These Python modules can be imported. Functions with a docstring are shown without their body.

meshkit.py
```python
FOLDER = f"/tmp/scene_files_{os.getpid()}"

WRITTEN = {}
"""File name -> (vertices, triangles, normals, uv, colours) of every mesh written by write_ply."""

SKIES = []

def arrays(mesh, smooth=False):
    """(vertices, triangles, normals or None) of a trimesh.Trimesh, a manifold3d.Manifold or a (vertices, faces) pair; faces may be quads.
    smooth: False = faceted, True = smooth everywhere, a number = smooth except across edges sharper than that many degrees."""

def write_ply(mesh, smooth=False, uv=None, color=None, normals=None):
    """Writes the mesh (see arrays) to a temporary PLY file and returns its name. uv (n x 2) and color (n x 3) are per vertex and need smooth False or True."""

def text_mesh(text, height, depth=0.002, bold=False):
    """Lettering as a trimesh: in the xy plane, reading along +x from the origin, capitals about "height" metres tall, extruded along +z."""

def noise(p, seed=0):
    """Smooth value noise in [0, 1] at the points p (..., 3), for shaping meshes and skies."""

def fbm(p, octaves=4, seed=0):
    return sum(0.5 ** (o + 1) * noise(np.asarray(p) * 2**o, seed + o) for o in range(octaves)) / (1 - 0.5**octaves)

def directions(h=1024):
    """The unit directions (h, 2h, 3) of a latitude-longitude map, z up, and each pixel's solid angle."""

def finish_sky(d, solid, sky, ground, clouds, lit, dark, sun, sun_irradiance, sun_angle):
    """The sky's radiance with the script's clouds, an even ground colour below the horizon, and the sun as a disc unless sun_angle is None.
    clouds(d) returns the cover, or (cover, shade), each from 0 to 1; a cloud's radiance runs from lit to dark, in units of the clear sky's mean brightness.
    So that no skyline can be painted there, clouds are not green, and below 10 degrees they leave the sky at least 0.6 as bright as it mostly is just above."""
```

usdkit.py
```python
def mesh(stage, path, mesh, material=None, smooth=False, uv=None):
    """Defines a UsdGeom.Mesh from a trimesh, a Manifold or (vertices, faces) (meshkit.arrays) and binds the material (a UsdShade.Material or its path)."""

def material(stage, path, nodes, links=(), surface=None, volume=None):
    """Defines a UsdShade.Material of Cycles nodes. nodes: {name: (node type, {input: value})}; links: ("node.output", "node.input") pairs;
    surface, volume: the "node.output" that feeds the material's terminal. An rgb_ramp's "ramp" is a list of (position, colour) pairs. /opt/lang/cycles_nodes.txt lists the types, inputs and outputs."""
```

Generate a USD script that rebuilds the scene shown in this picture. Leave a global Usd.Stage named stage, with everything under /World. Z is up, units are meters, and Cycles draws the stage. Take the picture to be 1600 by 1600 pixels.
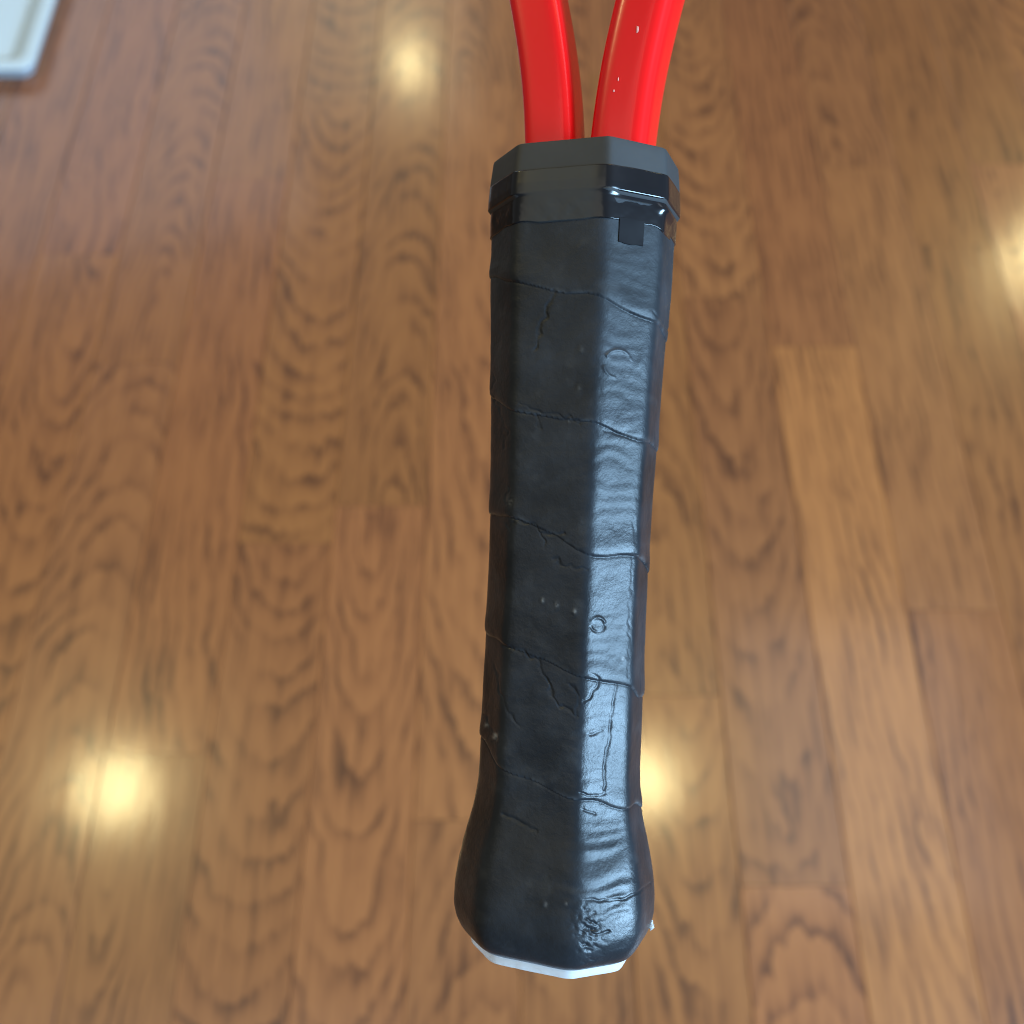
import math, random
import numpy as np, trimesh, usdkit, meshkit
from pxr import Usd, UsdGeom, UsdLux, UsdShade, Gf, Sdf, Vt

stage = Usd.Stage.CreateInMemory()
UsdGeom.SetStageUpAxis(stage, 'Z'); UsdGeom.SetStageMetersPerUnit(stage, 1.0)
UsdGeom.Xform.Define(stage, '/World'); UsdGeom.Scope.Define(stage, '/World/Looks')
PI = math.pi

# ------------------------------------------------------------------ camera, light, exposure
CAM_H, PITCH, FPX = 1.25, math.radians(62.0), 1600.0
EXPOSURE = 0.5
CAM = np.array([0, 0, CAM_H])
RIGHT = np.array([1.0, 0, 0]); FWD = np.array([0, math.cos(PITCH), -math.sin(PITCH)]); UP = np.array([0, math.sin(PITCH), math.cos(PITCH)])
cam = UsdGeom.Camera.Define(stage, '/World/camera')
cam.AddTranslateOp().Set(Gf.Vec3d(*CAM)); cam.AddRotateXOp().Set(90 - math.degrees(PITCH))
cam.CreateHorizontalApertureAttr(36.0); cam.CreateVerticalApertureAttr(36.0); cam.CreateFocalLengthAttr(36.0)
cam.CreateFStopAttr(14.5); cam.CreateFocusDistanceAttr(0.203)
cam.CreateClippingRangeAttr(Gf.Vec2f(0.01, 100)); cam.CreateExposureAttr(EXPOSURE)

def aim(x, pos, d):
    z = -np.asarray(d, float); z /= np.linalg.norm(z)
    xx = np.cross([0, 0, 1.0], z); xx = xx / np.linalg.norm(xx) if np.linalg.norm(xx) > 1e-6 else np.array([1.0, 0, 0])
    yy = np.cross(z, xx)
    m = np.eye(4); m[0, :3], m[1, :3], m[2, :3], m[3, :3] = xx, yy, z, pos
    x.AddTransformOp().Set(Gf.Matrix4d(*m.ravel()))

dome_mat = usdkit.material(stage, '/World/Looks/room_air', {'b': ('background_shader', {'color': (0.90, 0.95, 1.0), 'strength': 0.11})}, surface='b.background')
dome = UsdLux.DomeLight.Define(stage, '/World/dome_light'); dome.CreateIntensityAttr(1.0)
UsdShade.MaterialBindingAPI.Apply(dome.GetPrim()).Bind(dome_mat)

def rect(name, pos, d, w, h, inten, col):
    l = UsdLux.RectLight.Define(stage, '/World/' + name); aim(l, pos, d)
    l.CreateWidthAttr(w); l.CreateHeightAttr(h); l.CreateIntensityAttr(inten); l.CreateColorAttr(Gf.Vec3f(*col))
def disk(name, pos, r, inten, col):
    l = UsdLux.DiskLight.Define(stage, '/World/' + name); l.AddTranslateOp().Set(Gf.Vec3d(*pos))
    l.CreateRadiusAttr(r); l.CreateIntensityAttr(inten); l.CreateColorAttr(Gf.Vec3f(*col))
# daylight from the window on the right, a little behind the photographer
HAND = np.array([0.02, 0.1, 1.06])
wd = np.array([0.83, -0.48, 0.34]); wd /= np.linalg.norm(wd)
rect('window_light', HAND + 2.6 * wd, -wd * [1, 1, 0.4], 1.05, 1.0, 47.0, (0.42, 0.70, 1.0))
# pale ceiling panel above and behind, left of the handle
rect('ceiling_panel', (-1.15, -0.38, 2.62), (0, 0, -1), 1.6, 1.05, 0.62, (1.0, 0.95, 0.80))
# a far window and a lit doorway across the room, and pale light over the ceiling by the right-hand window
rect('far_window_light', (-1.95, 3.6, 1.85), (0.25, -1, -0.15), 1.9, 1.5, 1.1, (0.72, 0.84, 1.0))
rect('doorway_light', (-0.56, 3.62, 1.0), (0, -1, 0), 0.78, 1.9, 0.95, (1.0, 0.92, 0.74))
rect('ceiling_glow_light', (1.35, 1.0, 2.62), (0, 0, -1), 0.9, 1.1, 1.2, (0.80, 0.88, 1.0))
# four recessed ceiling lamps that show as reflections in the varnish
CEIL = 2.6
for i, (px, py) in enumerate([(640, 100), (180, 1232), (1003, 1218), (1634, 408)]):
    d = (px - 800) / FPX * RIGHT + (800 - py) / FPX * UP + FWD
    t = (CAM_H + CEIL) / -d[2]
    p = CAM + d * t
    disk('ceiling_lamp' + ('_%03d' % i if i else ''), (p[0], p[1], CEIL), 0.22 if i == 3 else (0.10, 0.125, 0.11)[i], 30.0 if i == 3 else 64.0, (1.0, 0.84, 0.40))

# ------------------------------------------------------------------ helpers
names = {}
def obj(name, mesh, mat, parent='/World', smooth=False, primvars=None):
    key = parent + '/' + name; k = names.get(key, 0); names[key] = k + 1
    path = key + ('_%03d' % k if k else '')
    g = usdkit.mesh(stage, path, mesh, mat, smooth=smooth)
    for n, a in (primvars or {}).items():
        UsdGeom.PrimvarsAPI(g).CreatePrimvar(n, Sdf.ValueTypeNames.Float3Array, 'vertex').Set(Vt.Vec3fArray.FromNumpy(np.asarray(a, np.float32)))
    return path
def tag(path, **kw):
    p = stage.GetPrimAtPath(path)
    for k, v in kw.items(): p.SetCustomDataByKey(k, v)
def ray(px, py): return (px - 800) / FPX * RIGHT + (800 - py) / FPX * UP + FWD
def on_floor(px, py, z=0.0):
    d = ray(px, py); return CAM + d * ((z - CAM_H) / d[2])

# ------------------------------------------------------------------ materials
def mat(name, nodes, links, surface='p.BSDF'):
    return usdkit.material(stage, '/World/Looks/' + name, nodes, links, surface=surface)

M_wood = mat('oak_varnished', {
    'g': ('attribute', {'attribute': 'grain'}), 'tn': ('attribute', {'attribute': 'tone'}),
    'sg': ('separate_xyz', {}), 'st': ('separate_xyz', {}),
    # slow wandering of the pith along the board
    'wv': ('mapping', {'scale': (2.0, 5.0, 0.0)}), 'wn': ('noise_texture', {'scale': 1.0, 'detail': 2.0}),
    'ws': ('separate_color', {}),
    'wx': ('math', {'math_type': 'multiply_add', 'value2': 0.035, 'value3': -0.0175}), 'wz': ('math', {'math_type': 'multiply_add', 'value2': 0.03, 'value3': -0.015}),
    'ax': ('math', {'math_type': 'add'}), 'az': ('math', {'math_type': 'add'}), 'cv': ('combine_xyz', {}), 'len': ('vector_math', {'math_type': 'length'}),
    # ragged edges of the early wood
    'jv': ('mapping', {'scale': (50.0, 15.0, 0.0)}), 'jn': ('noise_texture', {'scale': 1.0, 'detail': 3.0, 'roughness': 0.6}),
    'jm': ('math', {'math_type': 'multiply_add', 'value2': 0.013, 'value3': -0.0065}), 'rr': ('math', {'math_type': 'add'}),
    'rs': ('math', {'math_type': 'multiply', 'value2': 96.0}), 'fr': ('math', {'math_type': 'fraction'}),
    'band': ('rgb_ramp', {'ramp': [(0, (1, 1, 1)), (0.12, (0.95, 0.95, 0.95)), (0.36, (0.35, 0.35, 0.35)), (0.6, (0.05, 0.05, 0.05)), (0.93, (0, 0, 0)), (1, (1, 1, 1))]}),
    # where the bands are strong or faint
    'pv': ('mapping', {'scale': (18.0, 7.0, 0.0), 'location': (3.1, 7.7, 0)}), 'pn': ('noise_texture', {'scale': 1.0, 'detail': 2.0}),
    'pr': ('map_range', {'from_min': 0.34, 'from_max': 0.68, 'to_min': 0.05, 'to_max': 0.68, 'clamp': True}),
    'bm': ('math', {'math_type': 'multiply'}),
    # pores
    'fv': ('mapping', {'scale': (420.0, 22.0, 0.0)}), 'fn': ('noise_texture', {'scale': 1.0, 'detail': 3.0}),
    'fm': ('map_range', {'from_min': 0.35, 'from_max': 0.75, 'to_min': 0.0, 'to_max': 0.22, 'clamp': True}),
    'sv': ('mapping', {'scale': (110.0, 6.0, 0.0), 'location': (11, 5, 0)}), 'sn': ('noise_texture', {'scale': 1.0, 'detail': 3.0}),
    'sm': ('map_range', {'from_min': 0.46, 'from_max': 0.68, 'to_min': 0.0, 'to_max': 0.42, 'clamp': True}),
    'd1': ('math', {'math_type': 'add', 'use_clamp': True}), 'd2': ('math', {'math_type': 'add', 'use_clamp': True}),
    'col': ('rgb_ramp', {'ramp': [(0, (0.365, 0.136, 0.043)), (0.35, (0.295, 0.105, 0.034)), (0.7, (0.165, 0.056, 0.020)), (1, (0.10, 0.034, 0.014))]}),
    'ton': ('mix', {'mix_type': 'multiply', 'fac': 1.0}), 'tc': ('combine_color', {}),
    'uv': ('mapping', {'scale': (22, 5, 0)}), 'un': ('noise_texture', {'scale': 1.0, 'detail': 2.0}), 'bu': ('bump', {'strength': 0.25, 'distance': 0.0015}),
    'p': ('principled_bsdf', {'roughness': 0.36, 'specular_ior_level': 0.5, 'coat_weight': 0.55, 'coat_roughness': 0.14, 'coat_ior': 1.5})},
    [('g.vector', 'sg.vector'), ('tn.vector', 'st.vector'), ('g.vector', 'wv.vector'), ('wv.vector', 'wn.vector'), ('wn.color', 'ws.color'),
     ('ws.r', 'wx.value1'), ('ws.g', 'wz.value1'), ('sg.x', 'ax.value1'), ('wx.value', 'ax.value2'), ('sg.z', 'az.value1'), ('wz.value', 'az.value2'),
     ('ax.value', 'cv.x'), ('az.value', 'cv.z'), ('cv.vector', 'len.vector1'),
     ('g.vector', 'jv.vector'), ('jv.vector', 'jn.vector'), ('jn.fac', 'jm.value1'), ('len.value', 'rr.value1'), ('jm.value', 'rr.value2'), ('rr.value', 'rs.value1'),
     ('rs.value', 'fr.value1'), ('fr.value', 'band.fac'), ('g.vector', 'pv.vector'), ('pv.vector', 'pn.vector'), ('pn.fac', 'pr.value'),
     ('band.color', 'bm.value1'), ('pr.result', 'bm.value2'), ('g.vector', 'fv.vector'), ('fv.vector', 'fn.vector'), ('fn.fac', 'fm.value'),
     ('g.vector', 'sv.vector'), ('sv.vector', 'sn.vector'), ('sn.fac', 'sm.value'),
     ('bm.value', 'd1.value1'), ('fm.result', 'd1.value2'), ('d1.value', 'd2.value1'), ('sm.result', 'd2.value2'), ('d2.value', 'col.fac'),
     ('col.color', 'ton.color1'), ('tn.color', 'ton.color2'), ('ton.color', 'p.base_color'),
     ('g.vector', 'uv.vector'), ('uv.vector', 'un.vector'), ('un.fac', 'bu.height'), ('bu.normal', 'p.normal'), ('bu.normal', 'p.coat_normal')])
M_sub = mat('dark_subfloor', {'p': ('principled_bsdf', {'base_color': (0.04, 0.02, 0.01), 'roughness': 0.8})}, [])

M_grip = mat('worn_black_leather', {
    'tc': ('texture_coordinate', {}), 'wa': ('attribute', {'attribute': 'wear'}), 'wm': ('mix', {'mix_type': 'mix', 'color2': (0.30, 0.31, 0.32)}),
    'n1': ('noise_texture', {'scale': 620.0, 'detail': 6.0, 'roughness': 0.7}), 'n2': ('noise_texture', {'scale': 95.0, 'detail': 4.0}), 'n3': ('noise_texture', {'scale': 38.0, 'detail': 3.0}),
    'col': ('rgb_ramp', {'ramp': [(0.3, (0.010, 0.012, 0.015)), (0.52, (0.017, 0.020, 0.025)), (0.75, (0.030, 0.034, 0.041))]}),
    'ro': ('map_range', {'from_min': 0.3, 'from_max': 0.7, 'to_min': 0.24, 'to_max': 0.46, 'clamp': True}),
    'sz': ('separate_xyz', {}), 'zr': ('map_range', {'from_min': 0.085, 'from_max': 0.14, 'to_min': 0.0, 'to_max': 0.22, 'clamp': True}), 'ra': ('math', {'math_type': 'add'}),
    'bu': ('bump', {'strength': 0.3, 'distance': 0.0004}), 'b2': ('bump', {'strength': 0.15, 'distance': 0.0012}),
    'p': ('principled_bsdf', {'specular_ior_level': 0.33, 'sheen_weight': 0.09, 'sheen_roughness': 0.3, 'sheen_tint': (0.75, 0.87, 1.0)})},
    [('tc.object', 'n1.vector'), ('tc.object', 'n2.vector'), ('tc.object', 'n3.vector'), ('n2.fac', 'col.fac'), ('col.color', 'wm.color1'), ('wa.fac', 'wm.fac'), ('wm.color', 'p.base_color'), ('n3.fac', 'ro.value'), ('tc.object', 'sz.vector'), ('sz.z', 'zr.value'), ('zr.result', 'ra.value1'), ('ro.result', 'ra.value2'), ('ra.value', 'p.roughness'),
     ('n1.fac', 'bu.height'), ('n2.fac', 'b2.height'), ('bu.normal', 'b2.normal'), ('b2.normal', 'p.normal')])
M_rubber = mat('matte_black_rubber', {
    'tc': ('texture_coordinate', {}), 'n1': ('noise_texture', {'scale': 900.0, 'detail': 3.0}), 'bu': ('bump', {'strength': 0.15, 'distance': 0.0002}),
    'n2': ('noise_texture', {'scale': 70.0, 'detail': 3.0}), 'col': ('rgb_ramp', {'ramp': [(0.3, (0.024, 0.025, 0.027)), (0.7, (0.034, 0.035, 0.037))]}),
    'p': ('principled_bsdf', {'roughness': 0.62, 'sheen_weight': 0.04, 'sheen_roughness': 0.35, 'sheen_tint': (0.75, 0.87, 1.0)})},
    [('tc.object', 'n1.vector'), ('tc.object', 'n2.vector'), ('n2.fac', 'col.fac'), ('col.color', 'p.base_color'), ('n1.fac', 'bu.height'), ('bu.normal', 'p.normal')])
M_tape = mat('glossy_black_tape', {
    'tc': ('texture_coordinate', {}), 'n1': ('noise_texture', {'scale': 160.0, 'detail': 3.0}), 'bu': ('bump', {'strength': 0.06, 'distance': 0.0006}),
    'n2': ('noise_texture', {'scale': 60.0, 'detail': 3.0}), 'ro': ('map_range', {'from_min': 0.35, 'from_max': 0.65, 'to_min': 0.14, 'to_max': 0.26, 'clamp': True}),
    'wa': ('attribute', {'attribute': 'wear'}), 'rm': ('mix_float', {'b': 0.55}), 'cm': ('mix', {'mix_type': 'mix', 'color1': (0.009, 0.009, 0.011), 'color2': (0.027, 0.028, 0.029)}),
    'p': ('principled_bsdf', {})},
    [('wa.fac', 'rm.fac'), ('wa.fac', 'cm.fac'), ('cm.color', 'p.base_color'), ('tc.object', 'n1.vector'), ('tc.object', 'n2.vector'), ('n2.fac', 'ro.value'), ('ro.result', 'rm.a'), ('rm.result', 'p.roughness'), ('n1.fac', 'bu.height'), ('bu.normal', 'p.normal')])
M_red = mat('red_enamel', {
    'tc': ('texture_coordinate', {}), 'n1': ('noise_texture', {'scale': 300.0, 'detail': 3.0}), 'bu': ('bump', {'strength': 0.05, 'distance': 0.0003}),
    'p': ('principled_bsdf', {'base_color': (0.82, 0.008, 0.009), 'roughness': 0.24, 'specular_ior_level': 0.4, 'coat_weight': 0.2, 'coat_roughness': 0.08})},
    [('tc.object', 'n1.vector'), ('n1.fac', 'bu.height'), ('bu.normal', 'p.normal')])
M_white = mat('white_foam', {
    'tc': ('texture_coordinate', {}), 'n1': ('noise_texture', {'scale': 900.0, 'detail': 3.0}), 'bu': ('bump', {'strength': 0.15, 'distance': 0.0003}),
    'p': ('principled_bsdf', {'base_color': (0.88, 0.89, 0.89), 'roughness': 0.6, 'subsurface_weight': 0.6, 'subsurface_scale': 0.004, 'subsurface_radius': (1, 1, 1)})},
    [('tc.object', 'n1.vector'), ('n1.fac', 'bu.height'), ('bu.normal', 'p.normal')])
M_chip = mat('chipped_paint', {'p': ('principled_bsdf', {'base_color': (0.85, 0.36, 0.33), 'roughness': 0.5})}, [])
M_plastic = mat('white_plastic', {'p': ('principled_bsdf', {'base_color': (0.66, 0.82, 0.95), 'roughness': 0.35})}, [])

# ------------------------------------------------------------------ floor of oak boards
FLOOR = '/World/floor'
fx = UsdGeom.Xform.Define(stage, FLOOR)
tag(FLOOR, kind='structure', label='varnished oak board floor')
base = trimesh.creation.box((6.2, 6.4, 0.02)); base.apply_translation((0, 2.0, -0.030))
obj('subfloor', base, M_sub, FLOOR)
rng = random.Random(11)
x_ref = on_floor(1205, 545)[0]; y_ref = on_floor(1270, 541)[1]
BW = on_floor(1336, 541)[0] - x_ref
GAP = 0.0006
left_row = math.floor((on_floor(85, 398)[0] - x_ref) / BW)
fixed = {0: [y_ref], left_row: [on_floor(85, 398)[1]], left_row + 1: [on_floor(130, 566)[1]]}

ripple_row = math.floor((on_floor(395, 700)[0] - x_ref) / BW)
def board(x0, x1, y0, y1, row, seed, light):
    r = random.Random(seed)
    n = 5
    ys = np.linspace(y0, y1, n); b = 0.0007
    prof = [(x0, -0.018), (x0, -b), (x0 + b, 0.0), (x1 - b, 0.0), (x1, -b), (x1, -0.018)]
    v = []
    for j, y in enumerate(ys):
        for (x, z) in prof: v.append((x, y, z))
    v = np.array(v); k = len(prof); f = []
    for j in range(n - 1):
        for i in range(k - 1):
            a = j * k + i; f += [(a, a + 1, a + k + 1), (a, a + k + 1, a + k)]
    e = (n - 1) * k
    for i in range(1, k - 1): f += [(0, i + 1, i)[::1], (e, e + i, e + i + 1)]
    f = np.array(f)[:, ::-1]
    # the log's axis below the board: offset sideways and sinking along the length, which makes the arches
    kind = r.random() * 0.78
    if row == ripple_row: kind = 0.1
    elif row == 0: kind = 0.7
    cx = r.uniform(-0.035, 0.035) if kind < 0.5 else r.choice([-1, 1]) * r.uniform(0.07, 0.16)
    tilt = r.choice([-1, 1, 1]) * r.uniform(0.10, 0.20) if kind < 0.5 else r.choice([-1, 1]) * r.uniform(0.02, 0.09)
    z0 = r.uniform(0.07, 0.13)
    gx = v[:, 0] - (x0 + x1) / 2 - cx; ym = v[:, 1] - (y0 + y1) / 2
    gz = z0 + tilt * ym - v[:, 2]
    if row == ripple_row:
        gx = v[:, 0] - (x0 + x1) / 2 - 0.01; gz = 0.17 - 0.21 * ym - v[:, 2]
    off = r.uniform(0, 40)
    # keep noise coordinates apart between boards by shifting along the board
    grain = np.stack([gx, v[:, 1] + off, gz], 1)
    t = light if light else r.uniform(0.86, 1.06)
    tone = np.tile([t * r.uniform(0.98, 1.02), t * r.uniform(0.98, 1.04), t * r.uniform(0.95, 1.08)], (len(v), 1))
    obj('plank', trimesh.Trimesh(v, f, process=False), M_wood, FLOOR, primvars={'grain': grain, 'tone': tone})

r0, r1 = math.floor((-1.45 - x_ref) / BW), math.ceil((1.45 - x_ref) / BW)
for row in range(r0, r1):
    cuts = list(fixed.get(row, []))
    y = cuts[0] if cuts else rng.uniform(-0.9, -0.1)
    lo, hi = [y], [y]
    while lo[-1] > -0.7: lo.append(lo[-1] - rng.uniform(0.75, 1.3))
    while hi[-1] < 2.9: hi.append(hi[-1] + rng.uniform(0.75, 1.3))
    ys = sorted(set(lo + hi))
    for j in range(len(ys) - 1):
        light = 1.24 if row == 0 and abs(ys[j + 1] - y_ref) < 1e-6 else None
        board(x_ref + row * BW + GAP / 2, x_ref + (row + 1) * BW - GAP / 2, ys[j] + GAP / 2, ys[j + 1] - GAP / 2, row, row * 97 + j * 13 + 5, light)

# ------------------------------------------------------------------ racket frame of reference
D0 = 0.215                                      # metres from the lens to the handle's axis
SC = D0 / FPX                                    # metres per photograph pixel there
Y_TOP, Y_BUTT = 259.0, 1464.0
def axis_x(y): return 915.5 - (y - 259) * (53.0 / 1205)
def cam_pt(px, py, d=D0): return CAM + d * ray(px, py)
pb, pt = cam_pt(axis_x(Y_BUTT), Y_BUTT), cam_pt(axis_x(Y_TOP), Y_TOP)
LZ = (pt - pb) / np.linalg.norm(pt - pb); LEN = np.linalg.norm(pt - pb)
PHI = math.radians(20.5)
back = -FWD - np.dot(-FWD, LZ) * LZ; back /= np.linalg.norm(back)
side = np.cross(back, LZ); side = side if side @ RIGHT > 0 else -side
LX = math.cos(PHI) * side + math.sin(PHI) * back; LY = -math.sin(PHI) * side + math.cos(PHI) * back
R = np.stack([LX, LY, LZ], 1)
def s_of(y): return (Y_BUTT - y) / (Y_BUTT - Y_TOP) * LEN
def to_px(p):                                    # local points -> photograph pixels, used only to place the wear marks
    q = p @ R.T + pb - CAM
    z = q @ FWD
    return 800 + FPX * (q @ RIGHT) / z, 800 - FPX * (q @ UP) / z

RACKET = '/World/racket'
rx = UsdGeom.Xform.Define(stage, RACKET)
m = np.eye(4); m[:3, :3] = R.T; m[3, :3] = pb
rx.AddTransformOp().Set(Gf.Matrix4d(*m.ravel()))
tag(RACKET, label='red metal racket with worn black wrapped handle held above the floor', category='racket')

# octagonal section as a rounded norm: bevel distances in metres for a full-size (collar) section
ANG = np.radians([0, 45, 90, 135, 180, 225, 270, 315])
HH = np.array([18.1, 17.4, 15.4, 17.4, 18.1, 17.4, 15.4, 17.4]) * 1e-3
def radius(al, p):
    c = np.maximum(np.cos(al[..., None] - ANG), 0) / HH
    return (c ** p).sum(-1) ** (-1.0 / p)
EXT = 0.0  # half-extent of the full-size section across the view
_a = np.linspace(0, 2 * PI, 2000); _r = radius(_a, 60); EXT = np.max(np.abs(_r * np.cos(_a + PHI)))
PROFILE = [  # photograph row, silhouette width in pixels
    (259, 288), (275, 291), (300, 296), (325, 299), (334, 298), (342, 292), (352, 290), (380, 289), (415, 287), (450, 285), (520, 277), (600, 270), (700, 261), (800, 254),
    (900, 251), (1000, 251), (1100, 252), (1180, 252), (1215, 254), (1240, 259), (1265, 268), (1300, 286), (1330, 301), (1360, 312), (1390, 318), (1410, 318), (1430, 311), (1445, 298), (1456, 281), (1462, 264), (1464, 256)]
PY = np.array([a for a, _ in PROFILE][::-1], float); PW = np.array([b for _, b in PROFILE][::-1], float)
from scipy.interpolate import PchipInterpolator
SCALE = PchipInterpolator(s_of(PY), PW / 2 * SC / EXT)
def grip_scale(s):                               # the wrap runs on under the collar
    return np.where(s > s_of(345), SCALE(s_of(345)) - 0.02, SCALE(np.clip(s, 0, LEN)))
def seam_noise(a, k): return meshkit.noise(np.stack([np.cos(a) * 2 + k * 7.3, np.sin(a) * 2, np.zeros_like(a) + k], -1), 5) - 0.5

def grid_mesh(P, wrap=True):
    n, k = P.shape[:2]
    i, j = np.meshgrid(np.arange(n - 1), np.arange(k if wrap else k - 1), indexing='ij')
    a = i * k + j; b = i * k + (j + 1) % k; c = (i + 1) * k + (j + 1) % k; d = (i + 1) * k + j
    f = np.concatenate([np.stack([a, b, c], -1).reshape(-1, 3), np.stack([a, c, d], -1).reshape(-1, 3)])
    return P.reshape(-1, 3), f

# --- wrapped grip
def seg_dist(x, y, poly):
    d = np.full(x.shape, 1e9)
    for (ax, ay), (bx, by) in zip(poly[:-1], poly[1:]):
        vx, vy = bx - ax, by - ay
        t = np.clip(((x - ax) * vx + (y - ay) * vy) / (vx * vx + vy * vy + 1e-9), 0, 1)
        d = np.minimum(d, np.hypot(x - ax - t * vx, y - ay - t * vy))
    return d
NA, NS = 460, 680
al = np.linspace(0, 2 * PI, NA, endpoint=False)
ss = np.concatenate([np.linspace(0.0, 0.004, 40, endpoint=False), np.linspace(0.004, s_of(318), NS)])
A, S = np.meshgrid(al, ss)
pw = 30.0 - 8.0 * np.clip((s_of(1240) - S) / 0.012, 0, 1)
RR = np.stack([radius(al, p) for p in pw[:, 0]])
RR = RR * grip_scale(S)
P0 = np.stack([RR * np.cos(A), RR * np.sin(A), S], -1)
U, V = to_px(P0.reshape(-1, 3)); U = U.reshape(A.shape); V = V.reshape(A.shape)
front = np.cos(A - (PI / 2 - PHI)) > -0.15
# spiral overlaps
PITCHW = 179 * SC
s_anchor = s_of(670)
wob = 0.0022 * (meshkit.noise(np.stack([np.cos(A) * 2, np.sin(A) * 2, S * 60], -1), 3) - 0.5) * 2
ph = (s_anchor + PITCHW * (A - (PI / 2 - PHI)) / (2 * PI) - S + wob) / PITCHW
u = ph - np.floor(ph)                            # 0 just below an overlap edge, 1 at the next edge
turn = np.floor(ph)
body = np.clip((S - s_of(1330)) / 0.004, 0, 1) * np.clip((s_of(400) - S) / 0.004, 0, 1)
vary = 0.6 + 0.8 * meshkit.noise(np.stack([np.cos(A) * 1.5 + turn * 3.1, np.sin(A) * 1.5, turn], -1), 8)
dist_up = (1 - u) * PITCHW                        # metres above the edge below
lip = np.where(dist_up < 0.0015, 1 - 0.55 * ((0.0015 - np.minimum(dist_up, 0.0015)) / 0.0015) ** 2, np.exp(-(np.maximum(dist_up - 0.0015, 0) / 0.0026) ** 2))
edge = np.clip(dist_up / 0.00035, 0, 1)
bfac = 1 - 0.6 * np.exp(-((A - PI / 2) / 0.42) ** 4)
disp = 0.00022 * bfac * vary * lip * edge * body
disp -= 0.00010 * bfac * np.exp(-(u * PITCHW / 0.0004) ** 2) * body * vary
disp += 0.00012 * u * body
# lumps, wrinkles
q = np.stack([P0[..., 0], P0[..., 1], P0[..., 2]], -1)
disp += 0.00032 * (meshkit.fbm(q * np.array([120, 120, 75]), 3, 1) - 0.5)
disp += 0.00008 * (meshkit.fbm(q * np.array([330, 330, 520]), 3, 2) - 0.5)
cface = np.exp(-((A - PI / 4) / 0.38) ** 4)
wr = np.sin((S * 2 * PI / 0.0031) + 9 * meshkit.noise(q * 170, 6))
disp += 0.00010 * np.clip(meshkit.noise(q * 210, 14) * 1.7 - 0.25, 0, 1) * wr * cface * np.clip((s_of(1280) - S) / 0.003, 0, 1) * np.clip((S - s_of(1395)) / 0.002, 0, 1) * 1.4
disp += 0.00004 * wr * cface * meshkit.noise(q * 90, 12)
def groove(poly, depth, w, ragged=5.0, raise_side=0.0):
    global disp
    x = U + ragged * (meshkit.noise(np.stack([U / 9, V / 9, 0 * U], -1), 21) - 0.5) * 2
    y = V + ragged * (meshkit.noise(np.stack([U / 9, V / 9, 0 * U + 9], -1), 22) - 0.5) * 2
    d = seg_dist(x, y, poly)
    w = 0.75 * w
    g = np.exp(-(d / w) ** 2) * front * (0.35 + 0.9 * meshkit.noise(np.stack([U / 14, V / 14, 0 * U + 3], -1), 23))
    disp = disp - 0.4 * depth * g
groove([(868, 452), (858, 478), (845, 505), (836, 545)], 0.00045, 3.0, 4)
groove([(1018, 488), (1030, 500), (1043, 517)], 0.0006, 2.2, 1)
groove([(815, 632), (850, 643), (880, 652), (905, 662)], 0.0003, 2.5)
groove([(838, 650), (845, 672)], 0.0003, 2.2)
groove([(945, 672), (985, 684), (1008, 690), (1022, 703)], 0.0004, 2.2, 2)
groove([(795, 812), (830, 820), (848, 832), (880, 838)], 0.0004, 2.6)
groove([(848, 832), (852, 855)], 0.0003, 2)
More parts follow.
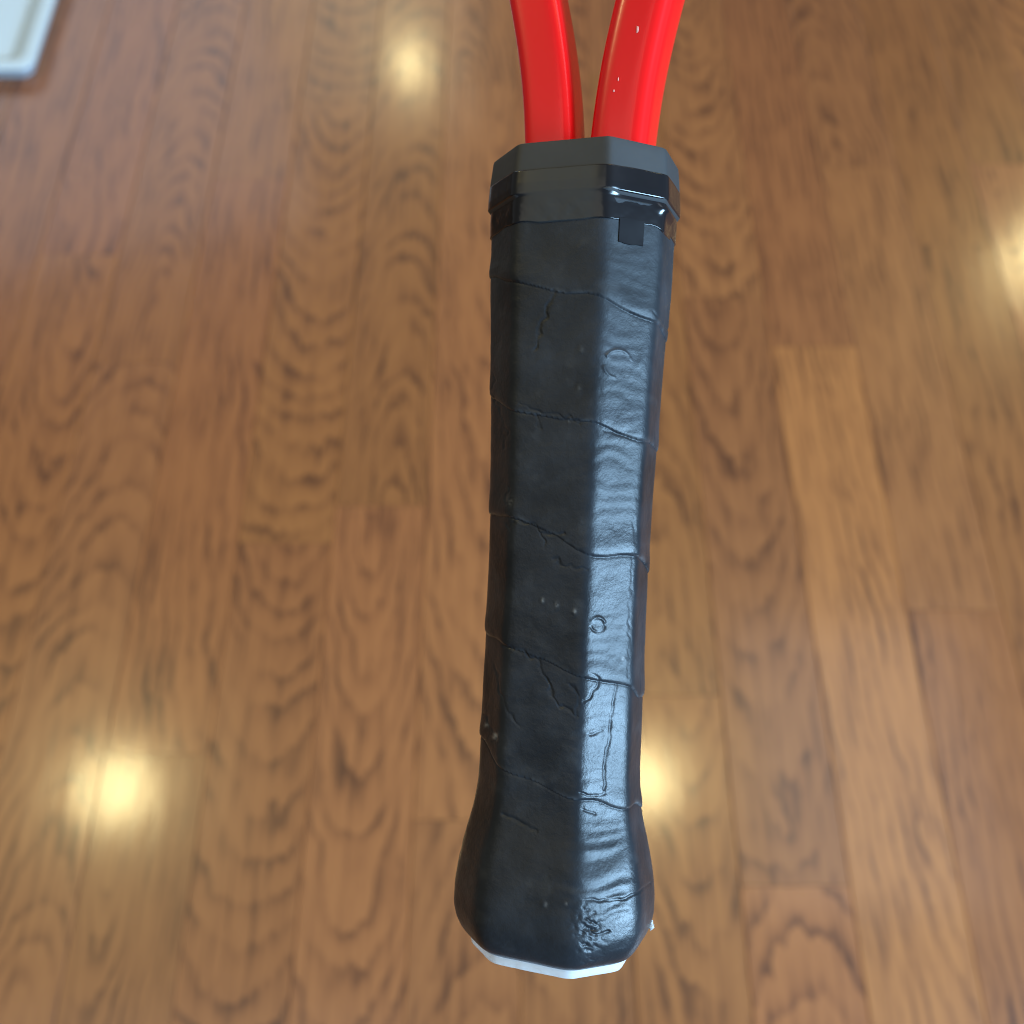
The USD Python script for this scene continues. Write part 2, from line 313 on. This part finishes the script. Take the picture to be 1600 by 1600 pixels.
groove([(866, 873), (880, 884), (905, 890), (915, 886)], 0.0004, 2.6)
groove([(992, 866), (1008, 880)], 0.0005, 2.2, 1)
groove([(990, 810), (992, 850), (988, 900), (984, 960), (984, 1010), (982, 1060)], 0.0002, 3.0, 3)
groove([(790, 1010), (815, 1020), (838, 1028), (850, 1050), (862, 1085), (880, 1108), (903, 1118)], 0.0005, 2.6)
groove([(903, 1118), (905, 1090), (893, 1070)], 0.0004, 2.4)
groove([(915, 1100), (928, 1075), (935, 1062), (925, 1052)], 0.0005, 2.6)
groove([(922, 1148), (940, 1143)], 0.0004, 2.4, 2)
groove([(776, 1040), (782, 1080), (796, 1115), (810, 1135)], 0.00035, 2.6, 3)
groove([(963, 1068), (958, 1100), (952, 1150), (944, 1200), (943, 1235)], 0.0004, 2.4, 2, 0.0001)
groove([(905, 1238), (925, 1243), (943, 1240)], 0.0005, 2.2, 1.5, 0.00012)
groove([(910, 1265), (930, 1272)], 0.0004, 2.2, 2)
groove([(785, 1271), (810, 1283), (838, 1298)], 0.00045, 3.2, 2, 0.0001)
groove([(913, 1405), (950, 1408), (975, 1404), (1000, 1392), (1016, 1380)], 0.0005, 2.4, 1.5, 0.00012)
groove([(934, 1440), (925, 1452), (918, 1462)], 0.0005, 3.0, 8)
groove([(930, 1464), (950, 1454)], 0.0005, 2.4, 3)
groove([(912, 1410), (908, 1422)], 0.0004, 2.2)
pit = np.exp(-(((U - 917) / 20) ** 2 + ((V - 1458) / 34) ** 2)) * front
disp -= 0.00055 * pit * np.clip(meshkit.fbm(np.stack([U / 6.5, V / 4.5, 0 * U], -1), 3, 41) - 0.45, 0, 1) * 3
groove([(762, 1120), (772, 1145), (775, 1160)], 0.0003, 3.0, 5)
groove([(770, 560), (775, 620), (788, 660), (792, 700)], 0.0003, 3.0, 6)
groove([(793, 760), (800, 800), (798, 830)], 0.0003, 3.0, 6)
groove([(935, 560), (940, 620), (928, 700)], 0.0001, 6.0, 6)
def ring(cx, cy, r, w, h, a0=0, a1=360):
    global disp
    d = np.abs(np.hypot(U - cx, (V - cy)) - r)
    an = np.degrees(np.arctan2(cy - V, U - cx)) % 360
    on = ((an - a0) % 360) < (a1 - a0)
    disp = disp + 0.6 * h * np.exp(-(d / (0.8 * w)) ** 2) * front * on * (0.2 + 1.1 * meshkit.noise(np.stack([U / 12, V / 12, 0 * U], -1), 27))
ring(965, 568, 21, 2.6, 0.0004, 15, 150); ring(963, 570, 20, 2.6, 0.0003, 185, 265); ring(934, 976, 11, 2.4, 0.00036, 10, 160); ring(934, 976, 11, 2.4, -0.00036, 190, 350)
for (x, y, hx) in [(848, 938, 3), (870, 945, 4), (898, 956, 4), (908, 546, 5), (1001, 565, 5), (775, 1150, 5), (762, 1133, 3), (905, 607, 5), (975, 1030, 3), (848, 1412, 3), (888, 1410, 3)]:
    disp += 0.00007 * np.exp(-(np.hypot(U - x, (V - y) / 1.5) / hx) ** 2) * front
# scuffs: bare grey flecks, and paler leather along the raised edges of the turns
wear = 0.16 * np.exp(-(dist_up / 0.0006) ** 2) * body * np.clip(meshkit.fbm(q * 420, 3, 51) * 2.6 - 1.0, 0, 1)
wear += 0.045 * np.clip(meshkit.fbm(q * np.array([300, 300, 240]), 4, 52) * 4 - 2.35, 0, 1)
for (x, y, hx, am) in [(848, 938, 2.2, .5), (870, 945, 2.4, .5), (898, 956, 2.6, .6), (775, 1150, 3.4, .8), (762, 1133, 2.4, .5), (908, 546, 3, .14), (905, 607, 3, .1), (973, 1029, 2.2, .9), (853, 1413, 2.4, .35), (885, 1412, 2.0, .35), (797, 783, 5, .2), (890, 657, 1.8, .5), (941, 296, 2, .3)]:
    wear += am * np.exp(-((U - x) / hx) ** 2 - ((V - y) / (1.5 * hx)) ** 2) * front * np.clip(meshkit.noise(np.stack([U / 2.5, V / 2.5, 0 * U], -1), 61) * 2.2 - 0.4, 0, 1)
wear = np.clip(wear, 0, 1)
Rn = RR + disp
# tuck the two ends in
Rn[0] -= 0.0006
P = np.stack([Rn * np.cos(A), Rn * np.sin(A), S], -1)
P[0, :, 2] += 0.0003
obj('grip', grid_mesh(P), M_grip, RACKET, smooth=True, primvars={'wear': np.repeat(wear.reshape(-1, 1), 3, 1)})
tag(RACKET + '/grip', label='worn black leather grip wound in overlapping spiral turns, cracked and scuffed')

# --- white butt cap under the wrap
def lathe8(stations, p, n=240, noise=0.0, seed=0):
    a = np.linspace(0, 2 * PI, n, endpoint=False)
    rows = []
    for k, (s, sc) in enumerate(stations):
        rr = radius(a, p) * sc
        if noise: rr = rr + noise * (meshkit.fbm(np.stack([np.cos(a) * 9, np.sin(a) * 9, 0 * a + s * 900], -1), 3, seed) - 0.5)
        rows.append(np.stack([rr * np.cos(a), rr * np.sin(a), np.full(n, s)], -1))
    Pm = np.array(rows); v, f = grid_mesh(Pm)
    c0, c1 = len(v), len(v) + 1
    v = np.vstack([v, [[0, 0, stations[0][0]], [0, 0, stations[-1][0]]]])
    j = np.arange(n); top = (len(stations) - 1) * n
    f = np.vstack([f, np.stack([np.full(n, c0), (j + 1) % n, j], 1), np.stack([np.full(n, c1), top + j, top + (j + 1) % n], 1)])
    return v, f
sb = float(SCALE(0.0))
obj('butt_cap', lathe8([(-0.0018, sb * 0.90), (-0.0018, sb * 0.965), (-0.0016, sb * 0.985), (-0.0008, sb * 0.997), (0.0004, sb * 0.995), (0.0012, sb * 1.0), (0.004, sb * 0.95)], 34, noise=0.0003), M_white, RACKET, smooth=40)
tag(RACKET + '/butt_cap', label='white end cap showing as a thin bare edge below the black wrap')
# a loose white shred on the right
fl = trimesh.creation.icosphere(2, 0.0007); fl.vertices *= np.array([1, 0.6, 1.3])
fl.vertices += 0.0007 * (meshkit.noise(fl.vertices * 2500, 4)[:, None] - 0.5) * np.array([2, 2, 2])
s_f = s_of(1432); a_f = -PHI + 0.12
r_f = float(radius(np.array([a_f]), 20)[0] * SCALE(s_f)) + 0.0002
fl.apply_translation((r_f * math.cos(a_f), r_f * math.sin(a_f), s_f))
obj('shred', fl, M_white, RACKET, smooth=True)

# --- rubber collar
cs = [(s_of(349), float(SCALE(s_of(325))) * 0.90), (s_of(342), float(SCALE(s_of(325))) * 0.97), (s_of(336), float(SCALE(s_of(325))) * 1.0)]
for y in (325, 312, 300, 285, 272): cs.append((s_of(y), float(SCALE(s_of(y)))))
t0 = float(SCALE(s_of(262)))
cs += [(s_of(263), t0), (s_of(260.5), t0 * 0.994), (s_of(259), t0 * 0.975), (s_of(259), t0 * 0.80)]
obj('collar', lathe8(cs, 70), M_rubber, RACKET, smooth=25)
tag(RACKET + '/collar', label='matte black rubber collar with eight flat sides')

# --- glossy finishing tape over the collar's lower edge
n = 460; a = np.linspace(0, 2 * PI, n, endpoint=False)
facing = a - (PI / 2 - PHI)
y_hi = 298 + 2.0 * np.sin(a * 1.0) + 1.5 * (meshkit.noise(np.stack([np.cos(a) * 5, np.sin(a) * 5, 0 * a], -1), 2) - 0.5)
cf = np.exp(-((a - 0.80) / 0.21) ** 6)
df = np.exp(-((a - 0.10) / 0.30) ** 6)
y_lo = 378 + 5 * df + 6 * (meshkit.noise(np.stack([np.cos(a) * 4, np.sin(a) * 4, 0 * a + 5], -1), 3) - 0.5)
rows = []
base_r = radius(a, 48)
TS = np.linspace(0, 1, 60)
for k, t in enumerate(TS):
    y = y_hi + (y_lo - y_hi) * t
    K = lambda yy: float(SCALE(s_of(yy)))
    full, low = K(325), K(360)
    step = np.interp(y, [259, 300, 325, 336, 339.0, 380, 400], [K(262), K(300), full, full, low, low * 0.998, K(400)])
    lean = np.interp(y, [259, 300, 325, 333, 343, 380, 400], [K(262), K(300), full, full, low, low * 0.998, K(400)])
    ramp = np.interp(y, [259, 300, 320, 334, 378, 400], [K(262), K(300), full, full * 1.001, low * 1.001, K(400)])
    wb = np.exp(-((a - PI / 2) / 0.50) ** 8); wl = np.exp(-((a - 1.03) / 0.13) ** 4)
    sc = wb * ramp + (1 - wb) * (wl * lean + (1 - wl) * step)
    w = 0.12 + 0.88 * np.clip((y - 343) / 10, 0, 1)
    nz = meshkit.fbm(np.stack([np.cos(a) * 6, np.sin(a) * 6, y / 22], -1), 3, 31) - 0.5
    rr = base_r * sc + 0.00012 + w * 0.00018 * nz
    rr = rr + 0.0007 * df * np.exp(-((y - 350) / 7) ** 2)
    if k in (0, len(TS) - 1): rr = rr - 0.0008
    rows.append(np.stack([rr * np.cos(a), rr * np.sin(a), s_of(y)], -1))
tw = np.tile(np.clip(np.exp(-((a - PI / 2) / 0.42) ** 10) * (0.85 + 0.3 * meshkit.noise(np.stack([a * 9, 0 * a, 0 * a], -1), 3)), 0, 1), (len(rows), 1))
obj('finishing_tape', grid_mesh(np.array(rows)[::-1]), M_tape, RACKET, smooth=True, primvars={'wear': np.repeat(tw.reshape(-1, 1), 3, 1)})
tag(RACKET + '/finishing_tape', label='glossy black tape band wrapped round the collar and the top of the grip')
# the tape's loose end, a second narrow layer on the right-hand bevel
def patch(x0, x1, y0, y1, lift, name, nx=40, ny=24):
    aa = np.linspace(x0, x1, nx); yy = np.linspace(y0, y1, ny)
    AA, YY = np.meshgrid(aa, yy)
    YY = YY + 2.5 * (meshkit.noise(np.stack([AA * 14, YY / 12, 0 * AA], -1), 6) - 0.5)
    rr = radius(AA, 30) * SCALE(s_of(np.clip(YY, 350, 420))) + lift
    e = np.minimum(np.minimum(AA - x0, x1 - AA) / (x1 - x0) * nx, np.minimum(np.arange(ny), np.arange(ny)[::-1])[:, None])
    rr = np.where(e < 0.9, rr - lift - 0.0004, rr)
    Pm = np.stack([rr * np.cos(AA), rr * np.sin(AA), s_of(YY)], -1)[::-1]
    obj(name, grid_mesh(Pm, wrap=False), M_tape, RACKET, smooth=30)
patch(0.56, 0.88, 372, 411, 0.00026, 'tape_end')

# --- red shafts
def superell(n=48, hx=0.0052, hy=0.0056, e=4.2):
    t = np.linspace(0, 2 * PI, n, endpoint=False)
    c, s = np.cos(t), np.sin(t)
    k = (np.abs(c / hx) ** e + np.abs(s / hy) ** e) ** (-1 / e)
    return k * c, k * s
def local_at(px, py, yl):                          # point of the local plane y = yl seen at a pixel
    d = R.T @ ray(px, py); o = R.T @ (CAM - pb)
    return o + d * ((yl - o[1]) / d[1])
def shaft(path_xz, hx, hy, e, name):
    pts = np.array(path_xz); tt = np.arange(len(pts))
    from scipy.interpolate import CubicSpline
    cs_ = CubicSpline(pts[:, 1], pts[:, 0])
    zs = np.linspace(pts[0, 1], pts[-1, 1], 60)
    ex, ey = superell(56, hx, hy, e)
    rows = []
    for z in zs:
        dx = float(cs_(z, 1)); tz = np.array([dx, 0, 1]) / math.hypot(dx, 1); nx = np.array([tz[2], 0, -tz[0]])
        c = np.array([float(cs_(z)), 0, z])
        rows.append(c + ex[:, None] * nx + ey[:, None] * np.array([0, 1, 0]))
    obj(name, grid_mesh(np.array(rows)), M_red, RACKET, smooth=True)
    return cs_
def centre(pl, pr, hx, hy):                        # centre x, z of a shaft whose silhouette runs from pl to pr (pixels of one row)
    c = local_at((pl[0] + pr[0]) / 2, (pl[1] + pr[1]) / 2, 0.0)
    return (c[0], c[2])
def view_half(hx, hy, e):
    ex, ey = superell(400, hx, hy, e)
    return np.max(np.abs(ex * math.cos(PHI) + ey * math.sin(PHI)))
def fit(rows, hx, hy, e):                          # centre line and size of a shaft from its outline at several rows
    pts, k = [], []
    for l, r_, y in rows:
        c = local_at((l + r_) / 2, y, 0.0); depth = (R @ c + pb - CAM) @ FWD
        pts.append((c[0], c[2])); k.append((r_ - l) / 2 / FPX * depth / view_half(hx, hy, e))
    return pts, float(np.mean(k))
LE, RE = 6.0, 4.6
left, kl = fit([(820, 915, 217), (817, 912, 159), (808, 904, 82), (794, 890, 0)], 0.0050, 0.0055, LE)
rgt, kr = fit([(925, 1028, 206), (936, 1039, 131), (948, 1056, 60), (962, 1071, 0)], 0.0050, 0.0055, RE)
HX, HY = 0.0050 * kr, 0.0055 * kr
def extend(p, sgn):
    (x1, z1), (x0, z0) = p[-1], p[-2]
    s = (x1 - x0) / (z1 - z0)
    b = (p[0][0] - (p[1][0] - p[0][0]) / (p[1][1] - p[0][1]) * 0.03, p[0][1] - 0.03)
    return [b] + p + [(x1 + s * 0.04 + sgn * 0.004, z1 + 0.04), (x1 + s * 0.09 + sgn * 0.017, z1 + 0.09)]
SL, SR = extend(left, -1), extend(rgt, 1)
shaft(SL, 0.0050 * kl, 0.0055 * kl, LE, 'shaft'); shaft(SR, HX, HY, RE, 'shaft')
# hoop beyond the top of the frame
zc = max(SL[-1][1], SR[-1][1]); xl, xr = SL[-1][0], SR[-1][0]
hw, hh = 0.118, 0.165; cxm = (xl + xr) / 2
cz = zc - 0.004 + hh * math.sqrt(max(0.05, 1 - ((xr - xl) / 2 / hw) ** 2))
t = np.linspace(0, 2 * PI, 120, endpoint=False); ex, ey = superell(24, HX, HY, 3.2)
rows = []
for tt in t:
    nrm = np.array([math.cos(tt) / hw, 0, math.sin(tt) / hh]); nrm /= np.linalg.norm(nrm)
    rows.append(np.array([cxm + hw * math.cos(tt), 0, cz + hh * math.sin(tt)]) + ex[:, None] * nrm + ey[:, None] * np.array([0, 1, 0]))
rows.append(rows[0])
obj('hoop', grid_mesh(np.array(rows)), M_red, RACKET, smooth=True)

# --- paint chips on the red shafts
def chip(px, py, w, h, seed):
    c = local_at(px, py, HY + 0.00002)
    r = np.random.default_rng(seed); k = 9
    an = np.linspace(0, 2 * PI, k, endpoint=False); rad = r.uniform(0.7, 1.1, k)
    v = [[0, 0.00012, 0]] + [[w * rad[i] * math.cos(an[i]), 0, h * rad[i] * math.sin(an[i])] for i in range(k)]
    f = [[0, 1 + (i + 1) % k, 1 + i] for i in range(k)]
    obj('paint_chip', (np.array(v) + c, np.array(f)), M_chip, RACKET)
chip(996, 46, 0.0003, 0.0008, 1); chip(966, 124, 0.00015, 0.0005, 2); chip(959, 142, 0.00022, 0.0003, 3)

# ------------------------------------------------------------------ white tray on the floor
TRAY_Z = 0.03
c0 = on_floor(49, 107, TRAY_Z)
TX, TY = 0.42, 0.55
TRAY = '/World/tray'
tx = UsdGeom.Xform.Define(stage, TRAY); tx.AddTranslateOp().Set(Gf.Vec3d(c0[0] - TX / 2, c0[1] + TY / 2, 0))
tag(TRAY, label='white plastic tray with a raised rounded rim on the floor', category='tray')
def rrect(hx, hy, r, k=10):
    out = []
    for cx_, cy_, a0 in ((hx - r, hy - r, 0), (-hx + r, hy - r, 90), (-hx + r, -hy + r, 180), (hx - r, -hy + r, 270)):
        for q_ in np.linspace(0, 90, k): out.append((cx_ + r * math.cos(math.radians(a0 + q_)), cy_ + r * math.sin(math.radians(a0 + q_))))
    return np.array(out)
def ringloft(levels):
    rows = []
    for inset, z in levels:
        p = rrect(TX / 2 - inset, TY / 2 - inset, max(0.004, 0.024 - inset * 0.3))
        rows.append(np.column_stack([p, np.full(len(p), z)]))
    return rows
rimL = [(0.014, 0.0), (0.007, 0.015), (0.001, TRAY_Z - 0.006), (0.0, TRAY_Z - 0.003), (0.001, TRAY_Z - 0.001), (0.003, TRAY_Z), (0.020, TRAY_Z), (0.023, TRAY_Z - 0.001), (0.025, TRAY_Z - 0.004), (0.055, 0.006), (0.060, 0.004)]
rows = ringloft(rimL)
obj('rim', grid_mesh(np.array(rows)), M_plastic, TRAY, smooth=35)
p = rrect(TX / 2 - 0.0605, TY / 2 - 0.0605, 0.008)
v = np.vstack([np.column_stack([p, np.full(len(p), 0.0042)]), [[0, 0, 0.0042]]]); k = len(p)
obj('base', (v, np.array([[k, i, (i + 1) % k] for i in range(k)])), M_plastic, TRAY)
